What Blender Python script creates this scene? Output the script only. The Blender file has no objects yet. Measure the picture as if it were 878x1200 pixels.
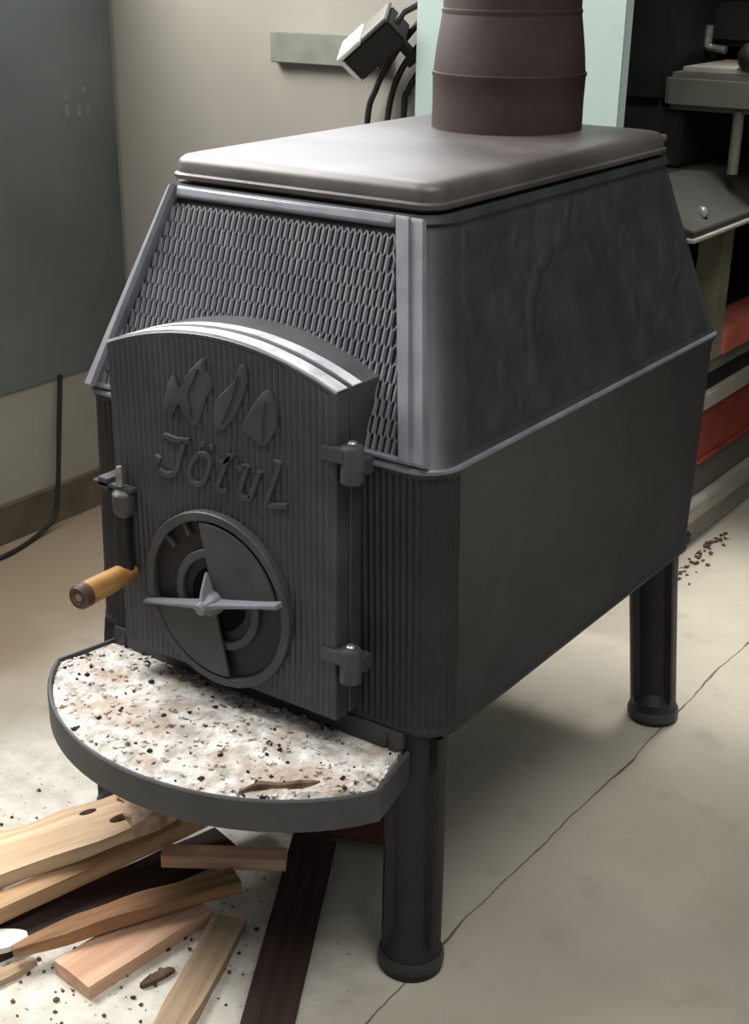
import bpy, bmesh, math, random
from mathutils import Vector, Matrix, noise
sc = bpy.context.scene
COL = sc.collection
PI = math.pi
V = Vector

# ------------------------------------------------------------------ camera
cam_data = bpy.data.cameras.new('camera')
cam = bpy.data.objects.new('camera', cam_data)
COL.objects.link(cam)
sc.camera = cam
YAW, PITCH, ROLL = 0.6313, 0.4274, 0.0055
fw = V((-math.sin(YAW)*math.cos(PITCH), math.cos(YAW)*math.cos(PITCH), -math.sin(PITCH)))
rt = V((math.cos(YAW), math.sin(YAW), 0)); up = rt.cross(fw)
r2 = rt*math.cos(ROLL)+up*math.sin(ROLL); u2 = up*math.cos(ROLL)-rt*math.sin(ROLL)
m = Matrix.Identity(4)
for i in range(3):
    m[i][0] = r2[i]; m[i][1] = u2[i]; m[i][2] = -fw[i]
m.translation = V((1.1104, -1.293, 1.3077))
cam.matrix_world = m
cam_data.sensor_fit = 'VERTICAL'; cam_data.sensor_height = 36
cam_data.lens = 1608.3/1200*36
cam_data.shift_x = 34/1200; cam_data.shift_y = 64.6/1200
cam_data.clip_start = 0.05

# ------------------------------------------------------------------ world and light
w = bpy.data.worlds.new('world'); sc.world = w; w.use_nodes = True
bg = w.node_tree.nodes['Background']
bg.inputs[0].default_value = (0.92, 0.96, 1.0, 1); bg.inputs[1].default_value = 0.24

def area(name, loc, target, sx, sy, power, color):
    l = bpy.data.lights.new(name, 'AREA'); l.shape = 'RECTANGLE'; l.size = sx; l.size_y = sy
    l.energy = power; l.color = color
    o = bpy.data.objects.new(name, l); COL.objects.link(o)
    o.location = loc
    o.rotation_euler = (V(target)-V(loc)).to_track_quat('-Z', 'Y').to_euler()
    return o
area('window_daylight', (-1.75, 0.70, 2.15), (0.1, 0.45, 0.2), 1.3, 1.3, 92, (1.0, 0.98, 0.95))
area('window_daylight_front', (-1.72, -0.28, 2.45), (-0.1, -0.1, 0.6), 1.1, 1.3, 108, (1.0, 0.98, 0.95))

area('back_window_daylight', (-0.92, 1.45, 1.95), (-0.45, 0.0, 0.9), 1.3, 1.5, 30, (0.93, 0.96, 1.0))
area('overhead_fill', (1.05, -0.45, 3.3), (1.0, -0.35, 0.0), 1.6, 1.8, 52, (1.0, 0.97, 0.92))  # added fill lamp, lifts the floor at the front right
fill_l = area('recess_fill', (0.22, 1.38, 2.36), (0.26, 1.36, 0.0), 0.5, 0.5, 4.2, (1.0, 0.98, 0.94))  # added fill lamp, brightens the floor behind the stove
fill_l.data.spread = math.radians(42)

sc.view_settings.view_transform = 'Standard'; sc.view_settings.look = 'None'
sc.view_settings.gamma = 1; sc.view_settings.use_curve_mapping = False
sc.view_settings.exposure = 0.28

# ------------------------------------------------------------------ materials
def srgb(r, g, b):
    f = lambda c: (c/255/12.92) if c/255 <= 0.04045 else ((c/255+0.055)/1.055)**2.4
    return (f(r), f(g), f(b), 1)

def mat(name, c1, c2=None, scale=8, rough=0.5, metal=0.0, spec=0.5, bump=0.0, bscale=None, detail=5, stretch=(1, 1, 1), lo=0.35, hi=0.65, bdist=0.003):
    M = bpy.data.materials.new(name); M.use_nodes = True
    nt = M.node_tree; N = nt.nodes; L = nt.links
    b = N['Principled BSDF']
    b.inputs['Roughness'].default_value = rough; b.inputs['Metallic'].default_value = metal
    b.inputs['Specular IOR Level'].default_value = spec
    tc = N.new('ShaderNodeTexCoord'); mp = N.new('ShaderNodeMapping')
    mp.inputs['Scale'].default_value = stretch
    L.new(tc.outputs['Object'], mp.inputs['Vector'])
    n = N.new('ShaderNodeTexNoise'); n.inputs['Scale'].default_value = scale; n.inputs['Detail'].default_value = detail
    L.new(mp.outputs[0], n.inputs['Vector'])
    r = N.new('ShaderNodeValToRGB')
    r.color_ramp.elements[0].position = lo; r.color_ramp.elements[1].position = hi
    r.color_ramp.elements[0].color = c1; r.color_ramp.elements[1].color = c2 or c1
    L.new(n.outputs['Fac'], r.inputs[0]); L.new(r.outputs[0], b.inputs['Base Color'])
    if bump:
        n2 = N.new('ShaderNodeTexNoise'); n2.inputs['Scale'].default_value = bscale or scale*6; n2.inputs['Detail'].default_value = 4
        L.new(mp.outputs[0], n2.inputs['Vector'])
        bp = N.new('ShaderNodeBump'); bp.inputs['Strength'].default_value = bump; bp.inputs['Distance'].default_value = bdist
        L.new(n2.outputs['Fac'], bp.inputs['Height']); L.new(bp.outputs[0], b.inputs['Normal'])
    return M

IRON = mat('cast_iron', srgb(43, 45, 46), srgb(53, 55, 56), 14, 0.46, 0.0, 0.4, 0.10, 160)
IRON_DOOR = mat('door_iron', srgb(58, 59, 61), srgb(70, 71, 73), 14, 0.46, 0.0, 0.4, 0.10, 160)
IRON_LOWER = mat('lower_cast_iron', srgb(36, 38, 38), srgb(45, 47, 47), 14, 0.48, 0.0, 0.32, 0.10, 160)  # darker iron for the lower body
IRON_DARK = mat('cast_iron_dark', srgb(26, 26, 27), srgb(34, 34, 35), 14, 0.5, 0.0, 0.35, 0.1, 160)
IRON_FRAME = mat('pale_iron_frame', srgb(104, 106, 112), srgb(122, 124, 130), 20, 0.36, 0.0, 0.6, 0.06, 160)  # paler iron for the frame, ridge strip, control bar and hub
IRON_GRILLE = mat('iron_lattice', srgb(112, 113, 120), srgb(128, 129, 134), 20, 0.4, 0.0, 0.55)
PLATE = mat('dusty_top_plate', srgb(64, 60, 58), srgb(88, 83, 81), 7, 0.44, 0.0, 0.5, 0.05, 200)
BLACK = mat('black_opening', srgb(10, 10, 10), srgb(14, 14, 14), 10, 0.9, 0, 0.1)
STEEL = mat('bare_steel', srgb(140, 138, 134), srgb(170, 168, 162), 60, 0.3, 0.7, 0.5)
PIPE = mat('rusty_pipe', srgb(45, 34, 32), srgb(58, 45, 42), 9, 0.62, 0.0, 0.3, 0.1, 150)
GRIP = mat('turned_wood', srgb(120, 84, 42), srgb(168, 128, 76), 40, 0.4, 0, 0.5, 0.05, 80, stretch=(1, 0.15, 1))
WALL = mat('beige_plaster', srgb(140, 137, 128), srgb(149, 146, 136), 3, 0.85, 0, 0.2, 0.06, 90)
SHEET = mat('grey_sheet_metal', srgb(84, 89, 86), srgb(102, 107, 104), 2.2, 0.5, 0.15, 0.4, 0.03, 20)
BASEB = mat('brown_skirting', srgb(74, 66, 54), srgb(96, 86, 70), 9, 0.8, 0, 0.2)
MINT = mat('mint_paint', srgb(150, 166, 160), srgb(157, 173, 167), 4, 0.6, 0, 0.3)
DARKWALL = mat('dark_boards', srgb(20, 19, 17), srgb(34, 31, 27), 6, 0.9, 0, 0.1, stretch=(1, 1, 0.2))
MACH_GREY = mat('machine_grey_paint', srgb(80, 80, 74), srgb(98, 98, 90), 8, 0.5, 0, 0.4)
MACH_LIGHT = mat('machine_ground_steel', srgb(136, 132, 122), srgb(156, 152, 142), 10, 0.4, 0.1, 0.5)
RAILGREY = mat('dark_grey_enamel', srgb(40, 40, 36), srgb(50, 50, 46), 8, 0.6, 0, 0.3)
MACH_DARK = mat('machine_dark', srgb(22, 23, 22), srgb(32, 32, 30), 8, 0.6, 0, 0.3)
RED = mat('red_paint', srgb(112, 44, 36), srgb(138, 56, 44), 12, 0.55, 0, 0.4)
REDPINK = mat('faded_red_paint', srgb(160, 84, 70), srgb(178, 100, 84), 12, 0.6, 0, 0.3)
RUBBER = mat('black_rubber', srgb(24, 24, 24), srgb(30, 30, 30), 30, 0.5, 0, 0.4)
WHITE = mat('white_enamel', srgb(206, 205, 198), srgb(222, 221, 214), 20, 0.45)
BARGREY = mat('grey_green_bar', srgb(100, 106, 96), srgb(116, 121, 110), 20, 0.6)

def wood(name, c1, c2, bump=0.25):
    M = mat(name, c1, c2, 26, 0.75, 0, 0.25, bump, 60, stretch=(0.12, 2.2, 2.2), lo=0.36, hi=0.64)
    return M
W_PALE = wood('pale_pine', srgb(182, 154, 124), srgb(210, 186, 156))
W_TAN = wood('tan_pine', srgb(164, 130, 96), srgb(200, 168, 130))
W_PINK = wood('pinkish_sawn_wood', srgb(192, 150, 122), srgb(216, 178, 150))
W_BROWN = wood('brown_splinter_wood', srgb(120, 88, 62), srgb(164, 126, 92))
W_GREY = wood('weathered_wood', srgb(140, 120, 96), srgb(176, 152, 124))
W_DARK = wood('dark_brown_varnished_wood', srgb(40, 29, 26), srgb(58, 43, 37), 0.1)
W_RED = wood('reddish_brown_wood', srgb(78, 48, 38), srgb(104, 66, 52))
BARK = mat('bark', srgb(70, 56, 44), srgb(110, 94, 78), 50, 0.9, 0, 0.1, 0.5, 120)
KNOT = mat('knot', srgb(56, 40, 30), srgb(80, 58, 44), 60, 0.9, 0, 0.1)

def floor_mat():
    M = bpy.data.materials.new('concrete_floor'); M.use_nodes = True
    nt = M.node_tree; N = nt.nodes; L = nt.links; b = N['Principled BSDF']
    b.inputs['Roughness'].default_value = 0.8; b.inputs['Specular IOR Level'].default_value = 0.25
    tc = N.new('ShaderNodeTexCoord')
    def nz(s, d=5, off=0):
        mp = N.new('ShaderNodeMapping'); mp.inputs['Location'].default_value = (off, off*.7, 0)
        L.new(tc.outputs['Object'], mp.inputs[0])
        n = N.new('ShaderNodeTexNoise'); n.inputs['Scale'].default_value = s; n.inputs['Detail'].default_value = d
        L.new(mp.outputs[0], n.inputs['Vector']); return n
    def ramp(src, p0, p1, c0, c1):
        r = N.new('ShaderNodeValToRGB'); r.color_ramp.elements[0].position = p0; r.color_ramp.elements[1].position = p1
        r.color_ramp.elements[0].color = c0; r.color_ramp.elements[1].color = c1
        L.new(src, r.inputs[0]); return r.outputs[0]
    def math_(op, a, bb, clamp=False):
        n = N.new('ShaderNodeMath'); n.operation = op; n.use_clamp = clamp
        for i, x in enumerate((a, bb)):
            if isinstance(x, (int, float)): n.inputs[i].default_value = x
            elif x is not None: L.new(x, n.inputs[i])
        return n.outputs[0]
    def mix(f, a, c):
        n = N.new('ShaderNodeMix'); n.data_type = 'RGBA'
        L.new(f, n.inputs[0])
        for i, x in ((6, a), (7, c)):
            if isinstance(x, tuple): n.inputs[i].default_value = x
            else: L.new(x, n.inputs[i])
        return n.outputs[2]
    base = ramp(nz(2.2, 8).outputs['Fac'], 0.3, 0.7, srgb(152, 146, 132), srgb(176, 170, 156))
    blot = ramp(nz(9, 6, 3).outputs['Fac'], 0.58, 0.72, (0, 0, 0, 1), (1, 1, 1, 1))
    c = mix(math_('MULTIPLY', blot, 0.35), base, srgb(126, 118, 104))
    # browner and darker towards the side wall, ash dust in front of the stove
    sep = N.new('ShaderNodeSeparateXYZ'); L.new(tc.outputs['Object'], sep.inputs[0])
    wob = math_('MULTIPLY', math_('SUBTRACT', nz(3, 4, 9).outputs['Fac'], 0.5), 0.5)
    brown = math_('MULTIPLY', math_('SUBTRACT', math_('SUBTRACT', -0.62, sep.outputs[0]), wob), 3.0, True)
    c = mix(math_('MULTIPLY', brown, 0.8), c, srgb(118, 99, 76))
    dv = N.new('ShaderNodeVectorMath'); dv.operation = 'DISTANCE'
    L.new(tc.outputs['Object'], dv.inputs[0]); dv.inputs[1].default_value = (-0.22, -0.18, 0)
    dd = math_('ADD', dv.outputs['Value'], wob)
    ash = math_('MULTIPLY', math_('SUBTRACT', 0.50, dd), 4.0, True)
    c = mix(math_('MULTIPLY', ash, 0.8), c, ramp(nz(30, 6, 5).outputs['Fac'], 0.35, 0.6, srgb(196, 190, 178), srgb(222, 219, 210)))
    spk = ramp(nz(110, 3, 1).outputs['Fac'], 0.66, 0.70, (0, 0, 0, 1), (1, 1, 1, 1))
    c = mix(math_('MULTIPLY', spk, math_('ADD', math_('MULTIPLY', ash, 0.75), 0.12)), c, srgb(66, 58, 48))
    # the joint that runs along the floor below the legs
    n1 = nz(5, 6, 2); n2 = nz(1.4, 1, 6)
    off = math_('ADD', math_('MULTIPLY', math_('SUBTRACT', n1.outputs['Fac'], 0.5), 0.028), 0.299)
    dist = math_('ABSOLUTE', math_('SUBTRACT', sep.outputs[0], off), 0)
    wd = math_('ADD', math_('MULTIPLY', ramp(nz(7, 4, 8).outputs['Fac'], 0.5, 0.66, (0, 0, 0, 1), (1, 1, 1, 1)), 0.0028), 0.0016)
    ck = math_('SUBTRACT', 1, math_('DIVIDE', dist, wd), True)
    ck = math_('MULTIPLY', ck, 1.6, True)
    c = mix(math_('MULTIPLY', ck, 0.85), c, srgb(52, 46, 38))
    L.new(c, b.inputs['Base Color'])
    bp = N.new('ShaderNodeBump'); bp.inputs['Strength'].default_value = 0.25; bp.inputs['Distance'].default_value = 0.003
    L.new(nz(40, 5).outputs['Fac'], bp.inputs['Height']); L.new(bp.outputs[0], b.inputs['Normal'])
    return M
FLOOR = floor_mat()

def ash_mat():
    M = mat('wood_ash', srgb(158, 154, 147), srgb(214, 211, 205), 45, 0.95, 0, 0.1, 0.6, 180)
    nt = M.node_tree; N = nt.nodes; L = nt.links; b = N['Principled BSDF']
    src = b.inputs['Base Color'].links[0].from_socket
    tc = N.new('ShaderNodeTexCoord')
    def layer(s, lo, hi, col, prev, off):
        mp = N.new('ShaderNodeMapping'); mp.inputs['Location'].default_value = (off, off, off)
        L.new(tc.outputs['Object'], mp.inputs[0])
        n = N.new('ShaderNodeTexNoise'); n.inputs['Scale'].default_value = s; n.inputs['Detail'].default_value = 3
        L.new(mp.outputs[0], n.inputs['Vector'])
        r = N.new('ShaderNodeValToRGB'); r.color_ramp.elements[0].position = lo; r.color_ramp.elements[1].position = hi
        L.new(n.outputs['Fac'], r.inputs[0])
        x = N.new('ShaderNodeMix'); x.data_type = 'RGBA'; L.new(r.outputs[0], x.inputs[0]); L.new(prev, x.inputs[6]); x.inputs[7].default_value = col
        return x.outputs[2]
    c = layer(16, 0.52, 0.68, srgb(168, 152, 138), src, 1.3)
    c = layer(70, 0.62, 0.68, srgb(112, 94, 80), c, 4.1)
    c = layer(95, 0.66, 0.70, srgb(52, 46, 42), c, 7.7)
    L.new(c, b.inputs['Base Color'])
    return M
ASH = ash_mat()

# ------------------------------------------------------------------ mesh helpers
class MB:
    def __init__(s): s.v = []; s.f = []
    def add(s, vs, fs):
        o = len(s.v); s.v += [tuple(x) for x in vs]; s.f += [tuple(i+o for i in f) for f in fs]; return s
    def box(s, x0, x1, y0, y1, z0, z1, M=None):
        vs = [V((x, y, z)) for z in (z0, z1) for y in (y0, y1) for x in (x0, x1)]
        if M is not None: vs = [M @ p for p in vs]
        return s.add(vs, [(0, 2, 3, 1), (4, 5, 7, 6), (0, 1, 5, 4), (2, 6, 7, 3), (0, 4, 6, 2), (1, 3, 7, 5)])
    def loft(s, rings, cap0=True, cap1=True):
        n = len(rings[0]); vs = [p for r in rings for p in r]; fs = []
        for k in range(len(rings)-1):
            for i in range(n):
                j = (i+1) % n
                fs.append((k*n+i, k*n+j, (k+1)*n+j, (k+1)*n+i))
        if cap0: fs.append(tuple(reversed(range(n))))
        if cap1: fs.append(tuple((len(rings)-1)*n+i for i in range(n)))
        return s.add(vs, fs)
    def tube(s, pts, r, seg=10, up=None):
        pts = [V(p) for p in pts]; rings = []
        rr = r if isinstance(r, (list, tuple)) else [r]*len(pts)
        t0 = (pts[1]-pts[0]).normalized()
        a = t0.cross(V((0, 0, 1)) if abs(t0.z) < 0.9 else V((1, 0, 0))).normalized()
        for i, p in enumerate(pts):
            t = (pts[min(i+1, len(pts)-1)]-pts[max(i-1, 0)]).normalized()
            a = (a-t*a.dot(t)).normalized(); b = t.cross(a)
            rings.append([p+(a*math.cos(2*PI*k/seg)+b*math.sin(2*PI*k/seg))*rr[i] for k in range(seg)])
        return s.loft(rings)
    def lathe(s, prof, c=(0, 0, 0), M=None, seg=48):
        rings = []
        for r, z in prof:
            ring = [V((c[0]+r*math.cos(2*PI*k/seg), c[1]+r*math.sin(2*PI*k/seg), c[2]+z)) for k in range(seg)]
            if M is not None: ring = [M @ p for p in ring]
            rings.append(ring)
        return s.loft(rings)
    def prism(s, poly, f0, f1):
        # poly of 2d points; f0, f1 map them to the bottom and top faces
        return s.loft([[f0(p) for p in poly], [f1(p) for p in poly]])
    def build(s, name, material, parent=None, smooth=35, bevel=0, seg=2, loc=None):
        me = bpy.data.meshes.new(name); 
        me.from_pydata([tuple(x) for x in s.v], [], s.f)
        bm = bmesh.new(); bm.from_mesh(me)
        bmesh.ops.recalc_face_normals(bm, faces=bm.faces)
        if bevel:
            es = [e for e in bm.edges if len(e.link_faces) == 2 and e.calc_face_angle(0) > math.radians(40)]
            bmesh.ops.bevel(bm, geom=es, offset=bevel, segments=seg, affect='EDGES', clamp_overlap=True)
        bm.to_mesh(me); bm.free()
        if smooth:
            me.shade_smooth(); me.set_sharp_from_angle(angle=math.radians(smooth))
        me.materials.append(material)
        o = bpy.data.objects.new(name, me); COL.objects.link(o)
        if parent: o.parent = parent
        if loc is not None: o.location = loc
        return o

def tag(o, label, cat, group=None, kind=None):
    o['label'] = label; o['category'] = cat
    if group: o['group'] = group
    if kind: o['kind'] = kind
    return o
def thing(name, label, cat, loc=(0, 0, 0), group=None):
    o = bpy.data.objects.new(name, None); COL.objects.link(o); o.location = loc; o.empty_display_size = 0.05
    return tag(o, label, cat, group)
def struct(o): o['kind'] = 'structure'; return o

def rrect(hw, y0, y1, rf, rb, n=8):
    """rounded rectangle, counter-clockwise from the front left; rf front radius, rb rear radius"""
    P = []
    for cx, cy, a0, r in ((-hw+rf, y0+rf, PI, rf), (hw-rf, y0+rf, 1.5*PI, rf), (hw-rb, y1-rb, 0, rb), (-hw+rb, y1-rb, .5*PI, rb)):
        for k in range(n+1):
            a = a0+.5*PI*k/n
            P.append((cx+r*math.cos(a), cy+r*math.sin(a)))
    return P

# ------------------------------------------------------------------ the room
struct(MB().box(-1.6, 3.2, -3.0, 3.3, -0.1, 0).build('floor', FLOOR))
# side wall with a window opening above the metal sheet
mb = MB()
HOLES = [(-0.90, 0.12), (0.20, 1.02)]
mb.box(-1.43, -1.33, -3.0, 1.22, 0, 1.5); mb.box(-1.43, -1.33, -3.0, 1.22, 2.95, 3.2)
for a, b in ((-3.0, -0.90), (0.12, 0.20), (1.02, 1.22)): mb.box(-1.43, -1.33, a, b, 1.5, 2.95)
struct(mb.build('wall_left', WALL, smooth=0))
for k, (a, b) in enumerate(HOLES):
    f = MB()
    f.box(-1.41, -1.36, a, a+.04, 1.5, 2.95).box(-1.41, -1.36, b-.04, b, 1.5, 2.95)
    f.box(-1.41, -1.36, a, b, 1.5, 1.54).box(-1.41, -1.36, a, b, 2.91, 2.95)
    f.box(-1.40, -1.37, (a+b)/2-.015, (a+b)/2+.015, 1.54, 2.91)
    struct(f.build('window_%d' % (k+1), WHITE, smooth=0))
b = MB().box(-1.33, -0.16, 1.12, 1.22, 0, 1.25).box(-1.33, -0.16, 1.12, 1.22, 2.75, 3.0).box(-1.33, -1.27, 1.12, 1.22, 1.25, 2.75).box(-0.42, -0.16, 1.12, 1.22, 1.25, 2.75)
struct(b.build('wall_back', WALL, smooth=0))
f = MB()
f.box(-1.27, -1.23, 1.15, 1.20, 1.25, 2.75).box(-0.46, -0.42, 1.15, 1.20, 1.25, 2.75).box(-1.27, -0.42, 1.15, 1.20, 1.25, 1.29).box(-1.27, -0.42, 1.15, 1.20, 2.71, 2.75)
struct(f.build('window_3', WHITE, smooth=0))
def skirting(pts, name):
    # cove profile swept along a straight line
    prof = [(0, 0), (0.022, 0), (0.018, 0.02), (0.010, 0.06), (0.008, 0.085), (0, 0.09)]
    (x0, y0), (x1, y1), (nx, ny) = pts
    b = MB(); b.loft([[V((x+nx*d, y+ny*d, z)) for d, z in prof] for x, y in ((x0, y0), (x1, y1))])
    struct(b.build(name, BASEB))
skirting(((-1.33, -3.0), (-1.33, 1.12), (1, 0)), 'baseboard_left')
skirting(((-1.308, 1.12), (-0.16, 1.12), (0, -1)), 'baseboard_back')
# dark recess behind the partition
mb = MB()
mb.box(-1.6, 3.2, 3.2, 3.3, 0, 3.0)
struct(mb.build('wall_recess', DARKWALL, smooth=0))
struct(MB().box(-0.42, -0.16, 1.22, 3.2, 2.3, 2.4).box(-0.16, 0.56, 1.64, 3.2, 2.3, 2.4).box(0.56, 1.2, 1.22, 3.2, 2.3, 2.4).build('ceiling', DARKWALL, smooth=0))  # opening left for the added fill lamp
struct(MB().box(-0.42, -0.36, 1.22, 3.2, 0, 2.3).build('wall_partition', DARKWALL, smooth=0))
struct(MB().box(0.62, 0.70, 1.6, 3.2, 0, 2.3).build('wall_right', DARKWALL, smooth=0))  # unseen wall, set close in to keep light out of the recess

sheet = tag(MB().box(-1.3298, -1.324, -1.6, 1.112, 0.352, 1.44).build('metal_sheet', SHEET, bevel=0.0015),
    'large dull grey metal sheet covering the left wall above the skirting', 'sheet')

CHALK = mat('faint_chalk', srgb(93, 98, 95), srgb(112, 117, 114), 60, 0.7)
for y, z, dy, h in ((0.958, 0.993, 0.007, 0.012), (0.990, 0.993, 0.005, 0.008), (1.012, 0.994, 0.007, 0.012), (1.048, 0.992, 0.006, 0.012), (0.958, 0.958, 0.006, 0.014), (0.996, 0.955, 0.006, 0.011), (1.026, 0.956, 0.006, 0.011)):
    MB().box(-1.3241, -1.3236, y-dy, y+dy, z-h, z+h).build('chalk_mark', CHALK, sheet, smooth=0)['label'] = 'faint pale smudged chalk mark'

# ------------------------------------------------------------------ the stove
Z0, Z1, ZT, ZP = 0.3616, 0.7311, 1.010, 1.047
stove = thing('wood_stove', 'grey cast-iron wood stove with sloping top half and arched door', 'stove', (0, 0.42, 0))
SO = V((0, 0.42, 0))
def part(mb, name, material, parent=None, label=None, **k):
    mb.v = [V(p)-SO for p in mb.v]
    o = mb.build(name, material, parent or stove, **k)
    if label: o['label'] = label
    return o

# lower body: rounded corners, fluted front
def fluted_ring(hw, y0, y1, z, rc=0.05, rb=0.03, amp=0.0016, pitch=0.0098):
    pts = []
    # front edge then right corner, side, rear..., front gets flutes with a fine sampling
    flat = 2*hw-2*rc; arc = rc*PI/2; total = arc*2+flat
    n = 420
    for k in range(n+1):
        s = total*k/n
        if s < arc:
            a = PI+ s/rc; c = V((-hw+rc, y0+rc)); nn = V((math.cos(a), math.sin(a))); p = c+nn*rc
        elif s < arc+flat:
            nn = V((0, -1)); p = V((-hw+rc+(s-arc), y0))
        else:
            a = 1.5*PI+(s-arc-flat)/rc; c = V((hw-rc, y0+rc)); nn = V((math.cos(a), math.sin(a))); p = c+nn*rc
        d = amp*math.cos(2*PI*s/pitch)
        p = p+nn*d
        pts.append(V((p.x, p.y, z)))
    for cx, cy, a0 in ((hw-rb, y1-rb, 0), (-hw+rb, y1-rb, .5*PI)):
        for k in range(7):
            a = a0+.5*PI*k/6
            pts.append(V((cx+rb*math.cos(a), cy+rb*math.sin(a), z)))
    return pts
b = MB()
lev = []
def low(z): 
    t = (z-Z0)/(Z1-Z0); return 0.313+(0.300-0.313)*t, 0.0, 0.800+0.05*t
for z, e, am in ((Z0-0.004, -0.012, 0), (Z0, -0.003, 0), (Z0+0.006, 0.0022, 0), (Z0+0.010, 0.0022, 0), (Z0+0.0125, 0.0012, 0), (Z0+0.016, 0, 0.0016), (Z1-0.012, 0, 0.0016), (Z1-0.008, 0.003, 0), (Z1-0.001, 0.004, 0), (Z1+0.001, 0.002, 0)):
    hw, y0, y1 = low(z)
    lev.append(fluted_ring(hw+e, y0-e, y1+e, z, amp=am))
b.loft(lev)
part(b, 'lower_body', IRON_LOWER)

# upper body: truncated pyramid
def upr(z):
    t = (z-Z1)/(ZT-Z1)
    return 0.300-0.085*t, 0.108*t, 0.850-0.074*t
b = MB(); rings = []
for z, e in ((Z1, 0.004), (Z1+0.006, 0.003), (Z1+0.010, 0), (ZT-0.014, 0), (ZT-0.010, 0.004), (ZT, 0.004)):
    hw, y0, y1 = upr(z)
    rings.append([V((x, y, z)) for x, y in rrect(hw+e, y0-e, y1+e, 0.045, 0.03)])
b.loft(rings)
part(b, 'upper_body', IRON)

b = MB()
hw, y0, y1 = 0.300, 0.0, 0.850
pr = rrect(hw, y0, y1, 0.045, 0.03); rings = []
for e, z in ((0.0, Z1-0.003), (0.0050, Z1-0.0025), (0.0054, Z1), (0.0044, Z1+0.0025), (0.0, Z1+0.006)):
    rings.append([V((x, y, z)) for x, y in rrect(hw+e, y0-e, y1+e, 0.045+e, 0.03+e)])
b.loft(rings)
part(b, 'ridge_trim', IRON_FRAME)

# grille on the sloping front: frame strips and a diamond lattice
FN = V((0, -0.279, 0.108)).normalized()      # outward normal of the sloping front
def FP(x, s, d=0): return V((x, 0.108*s, Z1+0.279*s))+FN*d
SL = math.hypot(0.108, 0.279)
s0, s1 = 0.035, 0.935
def gl(s): return -0.263+(0.263-0.190)*(s-s0)/(s1-s0)
def gr(s): return 0.250-(0.250-0.165)*(s-s0)/(s1-s0)
b = MB()
def strip(b, quad, d0, d1, ch=0.003):
    c = [sum(q[i] for q in quad)/4 for i in (0, 1)]
    def shr(q, e):
        dx, ds = c[0]-q[0], (c[1]-q[1])*SL
        return (q[0]+e*(1 if dx > 0 else -1), q[1]+e*(1 if ds > 0 else -1)/SL)
    b.loft([[FP(*q, d0) for q in quad], [FP(*q, d1-ch) for q in quad], [FP(*shr(q, ch), d1) for q in quad]])
def ol(s): return -0.300+0.085*s
def orr(s): return 0.268-0.085*s
QL = [(ol(0.02)+.002, 0.02), (gl(s0), 0.02), (gl(s1), 0.985), (ol(0.985)+.002, 0.985)]
b.loft([[FP(*q, -0.004) for q in QL], [FP(QL[0][0], .02, .001), FP(QL[1][0], .02, .014), FP(QL[2][0], .985, .014), FP(QL[3][0], .985, .001)],
        [FP(QL[0][0]+.002, .022, .003), FP(QL[1][0]-.004, .022, .019), FP(QL[2][0]-.004, .983, .019), FP(QL[3][0]+.002, .983, .003)]])
strip(b, [(gr(s0), 0.02), (orr(0.02), 0.02), (orr(0.985), 0.985), (gr(s1), 0.985)], -0.004, 0.012)
strip(b, [(orr(0.02)-.0005, 0.02), (orr(0.02)+.018, 0.02), (orr(0.985)+.018, 0.985), (orr(0.985)-.0005, 0.985)], -0.004, 0.008)
strip(b, [(gl(s1)-.001, s1), (gr(s1)+.001, s1), (gr(s1)+.001, 0.985), (gl(s1)-.001, 0.985)], -0.004, 0.0115)
strip(b, [(gl(s0)-.001, 0.02), (gr(s0)+.001, 0.02), (gr(s0)+.001, s0+.01), (gl(s0)-.001, s0+.01)], -0.004, 0.009, 0.002)
part(b, 'grille_frame', IRON_FRAME, bevel=0.0015)
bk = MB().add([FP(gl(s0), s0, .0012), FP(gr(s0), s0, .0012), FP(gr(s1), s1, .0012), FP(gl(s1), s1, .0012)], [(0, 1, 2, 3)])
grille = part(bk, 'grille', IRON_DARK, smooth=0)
b = MB()
CP, ROW = 0.0049, 0.0215/SL       # strand spacing, row height (as s)
nr = int((s1-s0)/ROW)+1
for k in range(-60, 62):
    run = []
    def flush():
        if len(run) > 1:
            b.loft([[FP(x-.0015, q, .0005), FP(x+.0015, q, .0005), FP(x+.0011, q, .0030), FP(x-.0011, q, .0030)] for x, q in run])
        run.clear()
    for r in range(nr):
        sg = 1 if (k+r) % 2 else -1
        for fq in (0.2, 0.8):
            q = s0+(r+fq)*ROW; x = k*CP+sg*CP*0.46
            if q < s1 and gl(q) <= x <= gr(q): run.append((x, q))
            else: flush()
    flush()
for r in range(nr):
    qa, qb = s0+(r+.06)*ROW, s0+(r+.94)*ROW
    if qb > s1: continue
    for k in range(-60, 62):
        if (k+r) % 2 == 0: continue
        x = (k+.5)*CP
        if not (gl(qa)+.002 < x < gr(qb)-.002): continue
        b.loft([[FP(x-.0022, qa+.1*ROW, .0008), FP(x+.0022, qa+.1*ROW, .0008), FP(x+.0022, qb-.1*ROW, .0008), FP(x-.0022, qb-.1*ROW, .0008)],
                [FP(x-.0011, qa, .0058), FP(x+.0011, qa, .0058), FP(x+.0011, qb, .0058), FP(x-.0011, qb, .0058)]])
lat = part(b, 'lattice', IRON_GRILLE, grille, smooth=0)

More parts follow.
